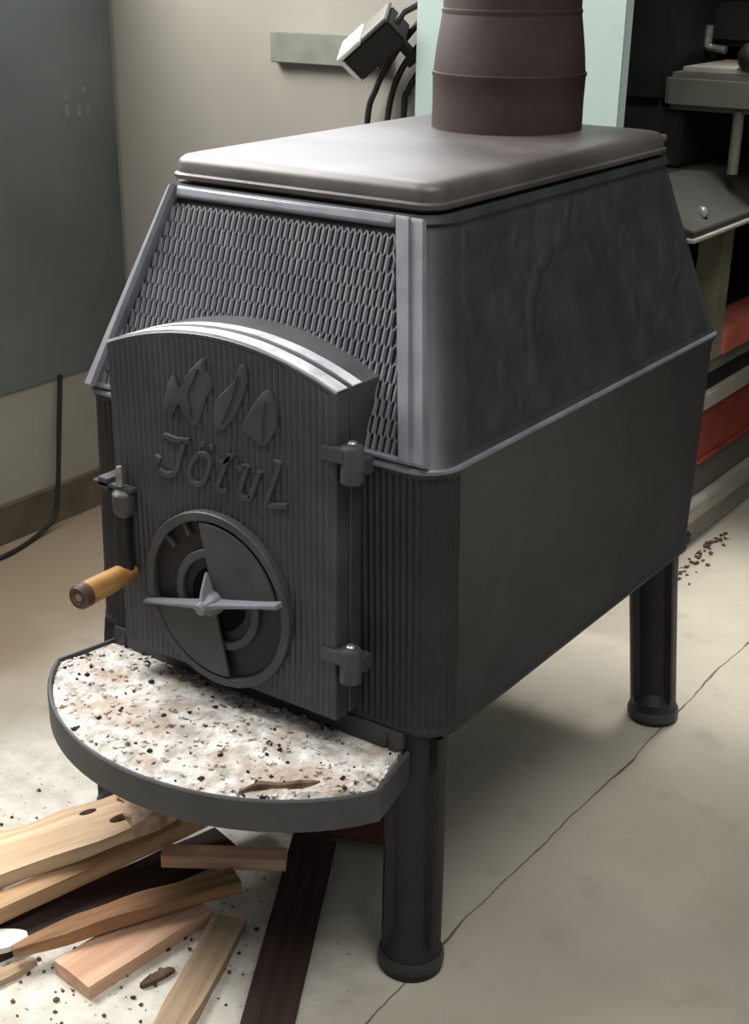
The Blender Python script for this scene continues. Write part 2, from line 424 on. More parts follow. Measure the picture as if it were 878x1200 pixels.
# top plate
b = MB(); rings = []
for e, z, r in ((-0.014, ZT-0.002, .03), (-0.014, ZT+0.006, .03), (0.002, ZT+0.006, .03), (0.003, ZT+0.008, .03), (0.003, ZT+0.012, .03), (-0.0005, ZT+0.0145, .03), (-0.001, ZT+0.026, .03), (-0.003, ZT+0.031, .03), (-0.008, ZT+0.0352, .03), (-0.016, ZP, .03), (-0.03, ZP, .03)):
    hw, y0, y1 = upr(ZT)
    rings.append([V((x, y, z)) for x, y in rrect(hw+e, y0-e, y1+e, r, r)])
b.loft(rings)
part(b, 'top_plate', PLATE, smooth=50)

# relief on the right-hand sloping side and the mirrored one
def side_relief(sgn):
    SN = V((sgn*0.279, 0, 0.085)).normalized()
    rnd = random.Random(5)
    blobs = []
    for k in range(150):
        y = rnd.uniform(0.13, 0.76); s = rnd.uniform(0.05, 0.92)
        if abs(y-0.42) < 0.125 and s < 0.62: continue
        blobs.append((y, s*0.29, rnd.uniform(0.006, 0.016), rnd.uniform(0.012, 0.03), rnd.uniform(0, PI), rnd.uniform(0.0007, 0.0020)))
    for k in range(10):      # arch of foliage over the middle
        a = PI*k/9; blobs.append((0.42+0.15*math.cos(a), 0.10+0.12*math.sin(a), 0.012, 0.03, a+PI/2, 0.0025))
    b = MB(); ny, ns = 190, 90; vs = []; fs = []
    for i in range(ns+1):
        s = i/ns; t = 0.035+0.90*s
        ya, yb = 0.055+0.108*t, 0.815-0.074*t
        for j in range(ny+1):
            y = ya+(yb-ya)*j/ny; d = 0
            for by, bs, r1, r2_, a, h in blobs:
                dy, ds = y-by, t*0.29-bs
                if abs(dy) > 0.06 or abs(ds) > 0.06: continue
                u = dy*math.cos(a)+ds*math.sin(a); v_ = -dy*math.sin(a)+ds*math.cos(a)
                q = (u/r2_)**2+(v_/r1)**2
                if q < 1: d = max(d, h*(1-q)**0.5)
            edge = min(j, ny-j, i*2, (ns-i)*2)/4
            d = min(d, 0.003)*min(1, edge)-(0.001 if edge < 0.3 else 0)
            vs.append(V((sgn*(0.300-0.085*t), y, Z1+0.279*t))+SN*(d+0.0004))
    for i in range(ns):
        for j in range(ny):
            o = i*(ny+1)+j; fs.append((o, o+1, o+ny+2, o+ny+1))
    b.add(vs, fs)
    part(b, 'side_relief', IRON, smooth=60)
side_relief(1)

# door with its frame
def arch(x): 
    t = (x-0.0015)/0.1885
    return 0.828+0.038*(1-t*t)
DX0, DX1, DZ = -0.187, 0.190, 0.384
def outline(e=0, n=40):
    P = [(DX0-e, DZ-e), (DX1+e, DZ-e)]
    for k in range(n+1):
        x = DX1+(DX0-DX1)*k/n
        P.append((x+(e if k == 0 else -e if k == n else 0), arch(x)+e))
    return P
b = MB(); o1, o2 = outline(0.0), outline(-0.002)
b.loft([[V((x, 0.05, z)) for x, z in o1], [V((x, -0.022, z)) for x, z in o1], [V((x, -0.0235, z)) for x, z in o2]])
part(b, 'door_frame', IRON_DOOR)
b = MB()
o0 = outline(-0.006)
b.loft([[V((x, -0.0230, z)) for x, z in o0], [V((x, -0.0272, z)) for x, z in o0], [V((x, -0.0272, z)) for x, z in o2], [V((x, -0.0285, z)) for x, z in o1], [V((x, -0.0525, z)) for x, z in o1], [V((x, -0.055, z)) for x, z in o2], [V((x, -0.055, z)) for x, z in outline(-0.007)]], cap1=False)
# ribbed face
n = 270; pitch = 0.0098; vs = []; fs = []
xa, xb = DX0+0.007, DX1-0.007
for k in range(n+1):
    x = xa+(xb-xa)*k/n; d = -0.0545-0.0022*abs(math.sin(PI*(x-xa)/pitch))
    vs += [V((x, d, DZ+0.007)), V((x, d, arch(x)-0.007))]
for k in range(n): fs.append((2*k, 2*k+2, 2*k+3, 2*k+1))
b.add(vs, fs)
vs = []
door = part(b, 'door', IRON_DOOR)

ARCH_HILITE = mat('highlit_iron', srgb(150, 150, 156), srgb(186, 186, 190), 30, 0.5, 0, 0.5, 0.1, 120)  # paler iron, puts the arch-top highlight into the colour
b = MB()
for ya, yb in ((-0.0550, -0.0300), (-0.0225, -0.0010)):
    rings = []
    for k in range(61):
        x = DX0+(DX1-DX0)*k/60; z = arch(x)
        rings.append([V((x, ya+.0015, z-.001)), V((x, ya+.002, z+.0016)), V((x, yb-.002, z+.0016)), V((x, yb-.0015, z-.001))])
    b.loft(rings)
part(b, 'top_moulding', ARCH_HILITE, door, 'pale top edge of the door with its highlight painted in')

def ribbon(b, pts, wd, y0, y1):
    """a broad-nib stroke on the door face: flat ribbon with mitred bends, raised from y0 to y1"""
    P = [V(p) for p in pts]; L_, R_ = [], []
    for i, p in enumerate(P):
        t0 = (P[i]-P[i-1]).normalized() if i else (P[1]-P[0]).normalized()
        t1 = (P[i+1]-P[i]).normalized() if i < len(P)-1 else t0
        t = (t0+t1); t = t.normalized() if t.length > 1e-6 else t0
        nn = V((-t.y, t.x)); k = min(1.6, 1/max(0.5, nn.dot(V((-t0.y, t0.x)))))
        L_.append(p+nn*wd/2*k); R_.append(p-nn*wd/2*k)
    c = [(l+r)/2 for l, r in zip(L_, R_)]
    rings = []
    for l, r, m_ in zip(L_, R_, c):
        rings.append([V((l.x, y0, l.y)), V((r.x, y0, r.y)), V((r.x+(m_.x-r.x)*.3, y1, r.y+(m_.y-r.y)*.3)), V((l.x+(m_.x-l.x)*.3, y1, l.y+(m_.y-l.y)*.3))])
    b.loft(rings)
def spl(P, n=5):
    P = [V(p) for p in P]; Q = []
    for i in range(len(P)-1):
        p0, p1, p2, p3 = P[max(i-1, 0)], P[i], P[i+1], P[min(i+2, len(P)-1)]
        for k in range(n):
            t = k/n
            Q.append(0.5*((2*p1)+(p2-p0)*t+(2*p0-5*p1+4*p2-p3)*t*t+(3*p1-p0-3*p2+p3)*t**3))
    return Q+[P[-1]]
b = MB(); YA, YB = -0.0545, -0.0605
ribbon(b, spl([(-0.0890, 0.7150), (-0.0853, 0.7195), (-0.0640, 0.7180), (-0.0420, 0.7215)]), 0.0086, YA, YB)
ribbon(b, spl([(-0.0520, 0.7180), (-0.0600, 0.6960), (-0.0690, 0.6740), (-0.0820, 0.6655), (-0.0985, 0.6680)]), 0.0103, YA, YB)
ribbon(b, spl([(-0.1050, 0.6855), (-0.0960, 0.6825)]), 0.0115, YA, YB)
ribbon(b, spl([(-0.0280, 0.7060), (-0.0410, 0.6900), (-0.0440, 0.6690), (-0.0310, 0.6640), (-0.0190, 0.6720), (-0.0080, 0.6980), (-0.0140, 0.7075), (-0.0280, 0.7060)]), 0.0090, YA, YB)
ribbon(b, spl([(-0.0225, 0.7200), (-0.0165, 0.7225)]), 0.0086, YA, YB)
ribbon(b, spl([(-0.0065, 0.7200), (-0.0005, 0.7225)]), 0.0086, YA, YB)
ribbon(b, spl([(0.0100, 0.7030), (0.0210, 0.7090), (0.0340, 0.7210)]), 0.0075, YA, YB)
ribbon(b, spl([(0.0250, 0.7170), (0.0100, 0.6840), (0.0040, 0.6690), (0.0085, 0.6640), (0.0200, 0.6675)]), 0.0094, YA, YB)
ribbon(b, spl([(0.0400, 0.7010), (0.0530, 0.7060), (0.0440, 0.6800), (0.0420, 0.6690), (0.0480, 0.6640), (0.0590, 0.6670)]), 0.0090, YA, YB)
ribbon(b, spl([(0.0750, 0.7070), (0.0660, 0.6860), (0.0580, 0.6660)]), 0.0098, YA, YB)
ribbon(b, spl([(0.0980, 0.7230), (0.1060, 0.7200), (0.0960, 0.6950), (0.0860, 0.6690), (0.0900, 0.6645), (0.1180, 0.6690)]), 0.0090, YA, YB)
part(b, 'lettering', IRON_DOOR, door, 'raised black-letter lettering reading Jötul', smooth=25)
FL = [[(-0.0841, 0.7575), (-0.0790, 0.7840), (-0.0658, 0.8053), (-0.0560, 0.7880), (-0.0400, 0.8122), (-0.0122, 0.8373), (-0.0101, 0.8220), (0.0006, 0.8037), (-0.0120, 0.7831), (-0.0288, 0.7450), (-0.0492, 0.7550), (-0.0593, 0.7670), (-0.0708, 0.7507)],
      [(0.0012, 0.7534), (0.0060, 0.7847), (0.0325, 0.8118), (0.0500, 0.8400), (0.0580, 0.8209), (0.0488, 0.7947), (0.0367, 0.7720), (0.0126, 0.7464)],
      [(0.0475, 0.7559), (0.0596, 0.7810), (0.0855, 0.8130), (0.0988, 0.8042), (0.1037, 0.7741), (0.0922, 0.7515), (0.0808, 0.7400), (0.0641, 0.7456)]]
b = MB()
for P in FL:
    # smooth closed outline
    Q = []
    n = len(P)
    for i in range(n):
        p0, p1, p2, p3 = (V(P[(i+k-1) % n]) for k in range(4))
        for t in (0, .25, .5, .75):
            Q.append(0.5*((2*p1)+(p2-p0)*t+(2*p0-5*p1+4*p2-p3)*t*t+(3*p1-p0-3*p2+p3)*t**3))
    c = sum(Q, V((0, 0)))/len(Q)
    b.loft([[V((q.x, -0.0545, q.y)) for q in Q], [V((q.x, -0.0585, q.y)) for q in Q], [V(((q.x+(c.x-q.x)*.12), -0.0602, q.y+(c.y-q.y)*.12)) for q in Q]])
    # the leaf vein grooves as thin raised lines
    top = max(Q, key=lambda q: q.y); bot = min(Q, key=lambda q: q.y)
    ribbon(b, [bot+(c-bot)*.25, c+V((0.002, 0)), top+(c-top)*.3], 0.0025, -0.059, -0.0618)
part(b, 'flame_emblem', IRON_DOOR, door, 'raised emblem of three flame-like leaves', smooth=25)

# round draught control
CC = V((-0.001, 0, 0.507)); TILT = math.radians(14.6)
def ring(b, ri, ro, y0, y1, a0=0, a1=2*PI, n=72, c=CC, ch=0.0015):
    full = abs(a1-a0-2*PI) < 1e-6
    rings = []
    for k in range(n+(0 if full else 1)):
        a = a0+(a1-a0)*k/n; ca, sa = math.cos(a), math.sin(a)
        rings.append([V((c.x+r*ca, y, c.z+r*sa)) for r, y in ((ri, y0), (ro, y0), (ro, y1+ch), (ro-ch, y1), (ri+ch, y1), (ri, y1+ch))])
    if full: rings.append(rings[0])
    b.loft(rings, not full, not full)
    return b
b = MB(); ring(b, 0.1125, 0.1255, -0.053, -0.068)
for a in (95, 118, 140): 
    M_ = Matrix.Translation(V((CC.x, 0, CC.z))) @ Matrix.Rotation(-math.radians(a), 4, 'Y')
    b.box(0.094, 0.114, -0.0655, -0.056, -0.0022, 0.0022, M_)
part(b, 'draught_rim', IRON_DOOR, door)
b = MB().lathe([(0.001, 0), (0.1135, 0), (0.1135, 0.006), (0.001, 0.006)], M=Matrix.Translation(V((CC.x, -0.053, CC.z))) @ Matrix.Rotation(PI/2, 4, 'X'), seg=64)
part(b, 'draught_plate', IRON_DARK, door)
b = MB(); ring(b, 0.060, 0.072, -0.058, -0.0648)
part(b, 'inner_ring', IRON_DOOR, door)
b = MB().lathe([(0.001, 0), (0.046, 0), (0.046, 0.0012), (0.001, 0.0012)], M=Matrix.Translation(V((CC.x, -0.0586, CC.z))) @ Matrix.Rotation(PI/2, 4, 'X'), seg=48)
part(b, 'draught_opening', BLACK, door)
for base in (0, PI):
    a0, a1 = base+TILT-.03, base+math.radians(102)
    P = [(CC.x, CC.z)]+[(CC.x+0.1095*math.cos(a0+(a1-a0)*k/24), CC.z+0.1095*math.sin(a0+(a1-a0)*k/24)) for k in range(25)]
    b = MB().prism(P, lambda p: V((p[0], -0.0655, p[1])), lambda p: V((p[0], -0.0695, p[1])))
    part(b, 'damper_blade', IRON_DOOR, door, bevel=0.001)
M_ = Matrix.Translation(V((CC.x, 0, CC.z))) @ Matrix.Rotation(-TILT, 4, 'Y')
b = MB()
pr = [(-0.128, -0.003, 0.010), (-0.100, -0.0032, 0.013), (-0.03, -0.004, 0.020), (0, -0.006, 0.026), (0.03, -0.004, 0.020), (0.095, -0.0035, 0.016), (0.122, -0.0045, 0.015)]
b.loft([[M_ @ V((x, y, z)) for y, z in ((-0.0685, h), (-0.0685, -h), (-0.0685-d, -h*.6), (-0.0685-d, h*.6))] for x, h, d in pr])
b.loft([[M_ @ V((z, y, x)) for y, z in ((-0.0685, h), (-0.0685, -h), (-0.0685-d, -h*.6), (-0.0685-d, h*.6))] for x, h, d in ((-0.012, .004, .02), (0, .006, .028), (0.02, .004, .020), (0.042, .0022, .004))])
part(b, 'control_bar', IRON_FRAME, door, smooth=50, bevel=0.0008)
b = MB().lathe([(0.001, 0.068), (0.017, 0.068), (0.016, 0.082), (0.009, 0.092), (0.009, 0.098), (0.006, 0.101), (0.001, 0.101)], M=Matrix.Translation(V((CC.x, 0, CC.z))) @ Matrix.Rotation(PI/2, 4, 'X'), seg=24)
part(b, 'hub', IRON_FRAME, door)

# hinges at the right edge of the door
for zc in (0.741, 0.469):
    b = MB().lathe([(0.001, -0.024), (0.0145, -0.024), (0.0145, 0.020), (0.0125, 0.0235), (0.001, 0.0235)], c=(0.207, -0.045, zc), seg=24)
    b.box(0.170, 0.206, -0.0595, -0.045, zc+.002, zc+.0205).box(0.193, 0.210, -0.036, 0.003, zc-.022, zc-.001)
    h = part(b, 'hinge', IRON_DOOR, bevel=0.0012)
    b = MB().lathe([(0.001, 0.0225), (0.0065, 0.0225), (0.0065, 0.027), (0.0045, 0.0285), (0.001, 0.0285)], c=(0.207, -0.045, zc), seg=16)
    part(b, 'hinge_pin', STEEL, h)

# latch at the left edge: bracket, lever, wooden grip
b = MB()
b.box(-0.214, -0.142, -0.072, -0.058, 0.628, 0.634).box(-0.205, -0.185, -0.072, 0.004, 0.622, 0.640)
b.lathe([(0.001, -0.02), (0.010, -0.02), (0.0155, -0.012), (0.0155, 0.014), (0.011, 0.018), (0.001, 0.018)], c=(-0.160, -0.068, 0.611), seg=24)
latch = part(b, 'latch', IRON_DOOR, bevel=0.001)
b = MB().lathe([(0.001, 0), (0.0055, 0), (0.0055, 0.024), (0.004, 0.028), (0.001, 0.028)], c=(-0.165, -0.068, 0.634), seg=14)
part(b, 'latch_pin', STEEL, latch)
b = MB().tube([(-0.164, -0.068, 0.60), (-0.164, -0.070, 0.56), (-0.163, -0.070, 0.525), (-0.162, -0.072, 0.504)], [0.011, 0.012, 0.013, 0.015], 14)
part(b, 'lever', IRON_DARK, latch)
b = MB().lathe([(0.001, 0.062), (0.012, 0.062), (0.0125, 0.070), (0.0125, 0.082), (0.0155, 0.086), (0.0168, 0.12), (0.0175, 0.155), (0.0168, 0.168), (0.014, 0.171), (0.009, 0.171), (0.0085, 0.166), (0.001, 0.166)],
               M=Matrix.Translation(V((-0.163, 0, 0.507))) @ Matrix.Rotation(math.radians(3), 4, 'Z') @ Matrix.Rotation(PI/2, 4, 'X'), seg=28)
part(b, 'wooden_grip', GRIP, latch, 'turned brown wooden grip')
b = MB().lathe([(0.001, 0.162), (0.006, 0.162), (0.006, 0.1695), (0.001, 0.1695)], M=Matrix.Translation(V((-0.163, 0, 0.507))) @ Matrix.Rotation(math.radians(3), 4, 'Z') @ Matrix.Rotation(PI/2, 4, 'X'), seg=16)
part(b, 'grip_screw', STEEL, latch)
b = MB().lathe([(0.010, 0.155), (0.0178, 0.155), (0.0174, 0.168), (0.0145, 0.1715), (0.0092, 0.1715), (0.0088, 0.160)], M=Matrix.Translation(V((-0.163, 0, 0.507))) @ Matrix.Rotation(math.radians(3), 4, 'Z') @ Matrix.Rotation(PI/2, 4, 'X'), seg=28)
part(b, 'grip_end', mat('dark_grip_end', srgb(58, 36, 30), srgb(84, 54, 42), 40, 0.5), latch, 'dark worn end of the wooden grip')

# ash ledge
LZ = 0.341
def ledge_outline(e=0):
    P = [(0.272-e, 0.0), (0.292-e, -0.098)]
    for k in range(1, 32):
        t = PI*(0.14+(0.86-0.14)*k/32)
        P.append(((0.292-e)*math.cos(t)/math.cos(PI*0.14), -0.098-(0.158-e)*(math.sin(t)-math.sin(PI*.14))/(1-math.sin(PI*.14))))
    P += [(-0.292+e, -0.098), (-0.272+e, 0.0)]
    return P
o0, o1, o2, o3 = ledge_outline(0.012), ledge_outline(0), ledge_outline(0.0055), ledge_outline(0.008)
b = MB()
b.loft([[V((x, y, LZ-0.052)) for x, y in o0], [V((x, y, LZ-0.046)) for x, y in o1], [V((x, y, LZ-0.002)) for x, y in o1], [V((x, y, LZ)) for x, y in ledge_outline(.002)], [V((x, y, LZ)) for x, y in o2], [V((x, y, LZ-0.007)) for x, y in o3]])
b.box(-0.262, 0.262, -0.006, 0.03, LZ-0.05, Z0+0.004)
part(b, 'ash_ledge', IRON_DOOR)

# legs
def leg(fx, fy, tx, ty, ztop, spin):
    b = MB(); rings = []; n = 72
    prof = [(0.0, 0.043), (0.004, 0.0455), (0.018, 0.0455), (0.024, 0.044), (0.028, 0.0415), (0.045, 0.0415), (0.062, 0.0415), (0.16, 0.0415), (ztop-.05, 0.0415), (ztop-.03, 0.0425), (ztop, 0.0425)]
    for z, r in prof:
        t = z/ztop; cx, cy = fx+(tx-fx)*t, fy+(ty-fy)*t
        ring_ = []
        for k in range(n):
            a = 2*PI*k/n; rr = r
            if z > 0.05:
                d = abs(((a-spin+PI) % (2*PI))-PI)       # hollow face between two raised rims
                if d < 0.80: rr = r-0.011*math.cos(d)-0.004
                elif d < 1.05: rr = r+0.002
            ring_.append(V((cx+rr*math.cos(a), cy+rr*math.sin(a), z)))
        rings.append(ring_)
    b.loft(rings)
    o = part(b, 'leg', IRON_DARK, smooth=40)
    b = MB().lathe([(0.040, 0.010), (0.0462, 0.010), (0.0470, 0.016), (0.0462, 0.022), (0.0440, 0.0265), (0.040, 0.0265)], c=(fx+(tx-fx)*.05, fy+(ty-fy)*.05, 0), seg=48)
    part(b, 'foot_rim', IRON, o)
leg(0.284, -0.002, 0.262, 0.032, Z0, -PI/2+.35)
leg(0.268, 0.832, 0.262, 0.765, Z0, -PI/2+.35)
leg(-0.284, -0.002, -0.262, 0.032, Z0, -PI/2-.3)
leg(-0.268, 0.832, -0.262, 0.765, Z0, -PI/2-.3)
b = MB()
b.box(0.255, 0.300, 0.79, 0.835, Z0-.004, Z0+.018)
part(b, 'corner_lug', IRON_DARK, bevel=0.003)
b = MB().lathe([(0.001, 0), (0.006, 0), (0.006, 0.014), (0.004, 0.017), (0.001, 0.017)], M=Matrix.Translation(V((0.200, 0.768, ZT+.024))) @ Matrix.Rotation(-PI/2, 4, 'X') , seg=14)
part(b, 'plate_bolt', STEEL)

# ------------------------------------------------------------------ stove pipe
pipe = thing('stove_pipe', 'dark reddish-brown metal flue pipe rising from the stove top', 'stove pipe', (-0.008, 0.655, ZP))
def lp(prof): return MB().lathe([(r, z-ZP) for r, z in prof], seg=72)
lp([(0.10, ZP), (0.1165, ZP), (0.1165, ZP+0.010), (0.1162, 1.085), (0.1170, 1.122), (0.1185, 1.1255), (0.1185, 1.129), (0.1165, 1.130), (0.10, 1.130)]).build('collar', PIPE, pipe, smooth=50)
lp([(0.10, 1.130), (0.1160, 1.130), (0.1160, 1.1325), (0.1125, 1.165), (0.1055, 1.210), (0.1045, 1.216), (0.10, 1.216)]).build('reducer', PIPE, pipe, smooth=50)
lp([(0.095, 1.205), (0.1040, 1.205), (0.1060, 1.214), (0.1060, 1.218), (0.1042, 1.219), (0.1040, 1.60), (0.1040, 2.2), (0.095, 2.2)]).build('flue_tube', PIPE, pipe, smooth=50)

# ------------------------------------------------------------------ ash on the ledge
rnd = random.Random(3)
b = MB(); vs = []; fs = []; nx, ny = 150, 70
def ledge_front(x):
    P = ledge_outline(0.0088)[1:-1]
    for (xa, ya), (xb, yb) in zip(P, P[1:]):
        if xb <= x <= xa: 
            t = (x-xa)/(xb-xa) if xb != xa else 0
            return ya+(yb-ya)*t
    return -0.098
for i in range(nx+1):
    x = -0.2832+0.5664*i/nx
    yf = ledge_front(max(-0.283, min(0.283, x)))
    yb = -0.003 if abs(x) < 0.262 else -0.003-(abs(x)-0.262)/0.0205*0.096
    yb = max(yb, yf+.001)
    for j in range(ny+1):
        y = yf+(yb-yf)*j/ny
        edge = min(1, min(j, ny-j, i, nx-i)/6)
        h = 0.004+0.006*max(0, noise.noise(V((x*9, y*9, 1.3))))+0.004*abs(noise.noise(V((x*42, y*42, 5))))+0.003*abs(noise.noise(V((x*110, y*110, 9))))
        h += 0.008*math.exp(-((x-0.05)/0.16)**2-((y+0.10)/0.08)**2)
        vs.append(V((x, y, LZ-0.0068+h*edge)))
for i in range(nx):
    for j in range(ny):
        o = i*(ny+1)+j; fs.append((o, o+1, o+ny+2, o+ny+1))
b.add(vs, fs)
ASHV = vs
# crumbs of charcoal and flakes of ash
def crumb(b, c, r, rnd):
    vs = []; 
    for k in range(8):
        sx, sy, sz = (1 if k & 1 else -1), (1 if k & 2 else -1), (1 if k & 4 else -1)
        vs.append(V((c[0]+sx*r*rnd.uniform(.4, 1.1), c[1]+sy*r*rnd.uniform(.4, 1.1), c[2]+sz*r*rnd.uniform(.3, .7))))
    b.add(vs, [(0, 2, 3, 1), (4, 5, 7, 6), (0, 1, 5, 4), (2, 6, 7, 3), (0, 4, 6, 2), (1, 3, 7, 5)])
for k in range(260):
    p = rnd.choice(ASHV); crumb(b, (p.x, p.y, p.z+.001), rnd.uniform(.0012, .0040), rnd)
tag(b.build('ash', ASH, smooth=0), 'loose white wood ash spread over the half-round stove ledge', 'ash', kind='stuff')
b = MB()
for k in range(60):
    p = rnd.choice(ASHV)
    if abs(p.x) > 0.27: continue
    crumb(b, (p.x, p.y, p.z+.001), rnd.uniform(.0012, .0040), rnd)
tag(b.build('charcoal_crumbs', mat('charcoal', srgb(34, 30, 28), srgb(56, 50, 46), 60, 0.9, 0, 0.1), smooth=0), 'black charcoal crumbs scattered in the ash on the stove ledge', 'charcoal', kind='stuff')
def ashz(x, y):
    return min(ASHV, key=lambda p: (p.x-x)**2+(p.y-y)**2).z
b = MB(); pts = [(0.150, -0.203), (0.166, -0.183), (0.186, -0.166), (0.205, -0.148), (0.222, -0.130)]
b.loft([[V((x+dx, y+dy, ashz(x, y)+dz)) for dx, dy, dz in ((-.004*s_, .007*s_, 0.0), (.004*s_, -.007*s_, 0.0), (.003*s_, -.004*s_, .006*s_), (-.003*s_, .005*s_, .004*s_))] for (x, y), s_ in zip(pts, (.4, 1, .8, 1.1, .3))])
tag(b.build('bark_strip', BARK, smooth=0), 'curled dark strip of bark lying on the ash near the ledge front', 'bark')

# ------------------------------------------------------------------ firewood
def frame_x(p0, p1, roll=0):
    x = (V(p1)-V(p0)).normalized(); y = V((0, 0, 1)).cross(x).normalized(); z = x.cross(y)
    M = Matrix((x, y, z)).transposed().to_4x4(); M.translation = V(p0)
    return M @ Matrix.Rotation(roll, 4, 'X')
def stick(name, p0, p1, wd, th, material, label, cat, group='split firewood under the stove', roll=0, taper0=1, taper1=1, rough=0.002, seed=1, bend=0, cut0=0, cut1=0, n=14):
    """a split stick: local x along the grain, bottom face centred on the line p0-p1"""
    L_ = (V(p1)-V(p0)).length; r = random.Random(seed); rings = []
    prof = [(-.5, 0), (.5, 0), (.5, 1), (.15, 1.04), (-.2, 1.0), (-.5, .94)]
    for k in range(n+1):
        t = k/n
        s_ = 1
        if t < .3: s_ = taper0+(1-taper0)*(t/.3)**.7
        if t > .7: s_ = min(s_, taper1+(1-taper1)*((1-t)/.3)**.7)
        bz = bend*math.sin(PI*t)
        ring_ = []
        for i, (py, pz) in enumerate(prof):
            sk = (cut0 if k == 0 else 0)*py*wd + (cut1 if k == n else 0)*py*wd
            q = noise.noise(V((t*L_*14, i*3.1, seed*7.7)))*rough
            ring_.append(V((t*L_+sk, py*wd*s_+q, (0 if pz == 0 else pz*th*(.35+.65*s_))+bz+(q*.8 if pz > 0 else 0))))
        rings.append(ring_)
    b = MB().loft(rings)
    o = b.build(name, material, None, smooth=30, bevel=0)
    o.matrix_world = frame_x(p0, p1, roll)
    return tag(o, label, cat, group) if group else tag(o, label, cat)

plank = stick('firewood_plank', (-0.40, -0.43, 0.020), (-0.165, -0.045, 0.088), 0.100, 0.026, W_PALE,
      'wide pale split plank with knots, farthest left in the firewood pile', 'firewood', rough=0.005, seed=2, taper0=.55, taper1=.85)
stick('firewood_stick', (-0.268, -0.43, 0.018), (-0.100, 0.13, 0.052), 0.032, 0.028, W_TAN,
      'long straight tan stick beside the wide pale plank', 'firewood', seed=3, taper1=.7, rough=.002)
stick('firewood_stick', (-0.123, -0.072, 0.034), (0.034, 0.032, 0.034), 0.030, 0.022, W_PINK,
      'short square-cut stick lying crosswise under the stove ledge', 'firewood', seed=4, rough=.001)
stick('firewood_splinter', (-0.150, -0.345, 0.025), (0.002, -0.045, 0.027), 0.036, 0.022, W_BROWN,
      'brown splintered stick with a ragged tip crossing the short board', 'firewood', seed=5, taper0=.35, rough=.004, bend=.006)
stick('firewood_board', (-0.060, -0.322, 0.0), (-0.036, -0.10, 0.0), 0.076, 0.024, W_PINK,
      'short flat pinkish sawn board with a clean square end', 'firewood', seed=6, rough=.001)
stick('firewood_plank', (0.125, -0.345, 0.0), (0.030, -0.095, 0.0), 0.048, 0.018, W_GREY,
      'weathered brown plank lying beside the dark board at the front', 'firewood', seed=7, rough=.003, taper0=.8)
stick('firewood_board', (0.245, -0.30, 0.002), (0.012, 0.125, 0.006), 0.070, 0.022, W_DARK,
      'long dark brown varnished board, nearest to the front leg', 'firewood', roll=0.25, seed=8, rough=.0005)
stick('firewood_board', (-0.08, 0.165, 0.0), (0.13, 0.215, 0.02), 0.06, 0.02, W_RED,
      'reddish brown board in the shadow below the stove', 'firewood', seed=9, rough=.001)
stick('firewood_board', (-0.235, -0.42, 0.0), (-0.105, 0.055, 0.0), 0.072, 0.012, W_DARK,  # added board, fills the dark gap between the sticks
      'thin dark board added flat under the long straight tan stick to darken the gap', 'firewood', seed=14, rough=.002)
stick('wood_offcut', (-0.165, -0.445, 0.0), (-0.138, -0.318, 0.0), 0.022, 0.012, W_GREY,
      'thin grey-brown wood sliver at the lower left corner', 'firewood', seed=10, taper1=.4, rough=.003)
stick('bark_piece', (-0.232, -0.40, 0.0145), (-0.172, -0.300, 0.0145), 0.040, 0.009, WHITE,
      'whitish flake of bark beside the tip of the splintered stick', 'bark', None, seed=11, taper1=.4, rough=.004)
stick('bark_piece', (0.018, -0.268, 0.0), (0.030, -0.215, 0.0), 0.012, 0.010, BARK,
      'small dark curl of bark beside the pinkish sawn board', 'bark', None, seed=12, taper0=.4, taper1=.4, rough=.004)
for kx, ky, kr in ((0.405, -0.016, 0.011), (0.362, 0.024, 0.010), (0.437, 0.018, 0.005)):
    b = MB().lathe([(0.0005, -0.002), (kr, -0.002), (kr*.9, 0.0), (kr*.55, 0.0014), (0.0005, 0.0008)], seg=14)
    b.v = [V((kx+v[0]*1.7, ky+v[1]*.8, 0.0262+v[2])) for v in b.v]
    b.build('knot', KNOT, plank)
b = MB(); rings = []
for t, hw, h in ((0.415, .050, .0290), (0.45, .048, .031), (0.478, .042, .0295), (0.499, .032, .022)):
    rings.append([V((t+.006*math.sin(k*2.1), -hw+2*hw*k/6, h+.002*math.sin(k*2.7+t*90))) for k in range(7)]+[V((t, hw-2*hw*k/6, .004)) for k in range(7)])
b.loft(rings)
b.build('bark_end', mat('greyish_bark', srgb(150, 122, 100), srgb(196, 172, 150), 40, 0.9, 0, 0.1, 0.5, 90), plank)['label'] = 'greyish pink bark-covered end with knots'
# debris
rnd = random.Random(8); b = MB()
for k in range(420):
    a = rnd.uniform(0, 2*PI); q = rnd.gauss(0, 1)
    x, y = rnd.gauss(-0.14, .19), rnd.gauss(-0.28, .13)
    if x > 0.25: continue
    r = rnd.uniform(.0008, .0034)
    crumb(b, (x, y, r*.7), r, rnd)
tag(b.build('wood_crumbs', BARK, smooth=0), 'dark crumbs of bark and char strewn on the floor around the firewood', 'debris', kind='stuff')

rnd = random.Random(21); b = MB()
for k in range(90):
    y = rnd.uniform(1.33, 1.75); r = rnd.uniform(.0015, .006)
    crumb(b, (0.03+abs(rnd.gauss(0, .018)), y, r*.7), r, rnd)
tag(b.build('dirt_crumbs', BARK, smooth=0), 'dark dirt crumbs along the foot of the stacked beams behind the stove', 'debris', kind='stuff')

# ------------------------------------------------------------------ things along the walls
tag(MB().box(-0.442, -0.008, 1.050, 1.078, 0, 2.05).build('board_panel', MINT, bevel=0.002),
    'tall pale mint-green panel standing upright behind the stove pipe', 'panel')
tag(MB().box(-0.842, -0.560, 1.098, 1.12, 1.076, 1.136).build('wall_rail', BARGREY, bevel=0.002),
    'short grey-green horizontal bar fixed on the beige wall', 'rail')
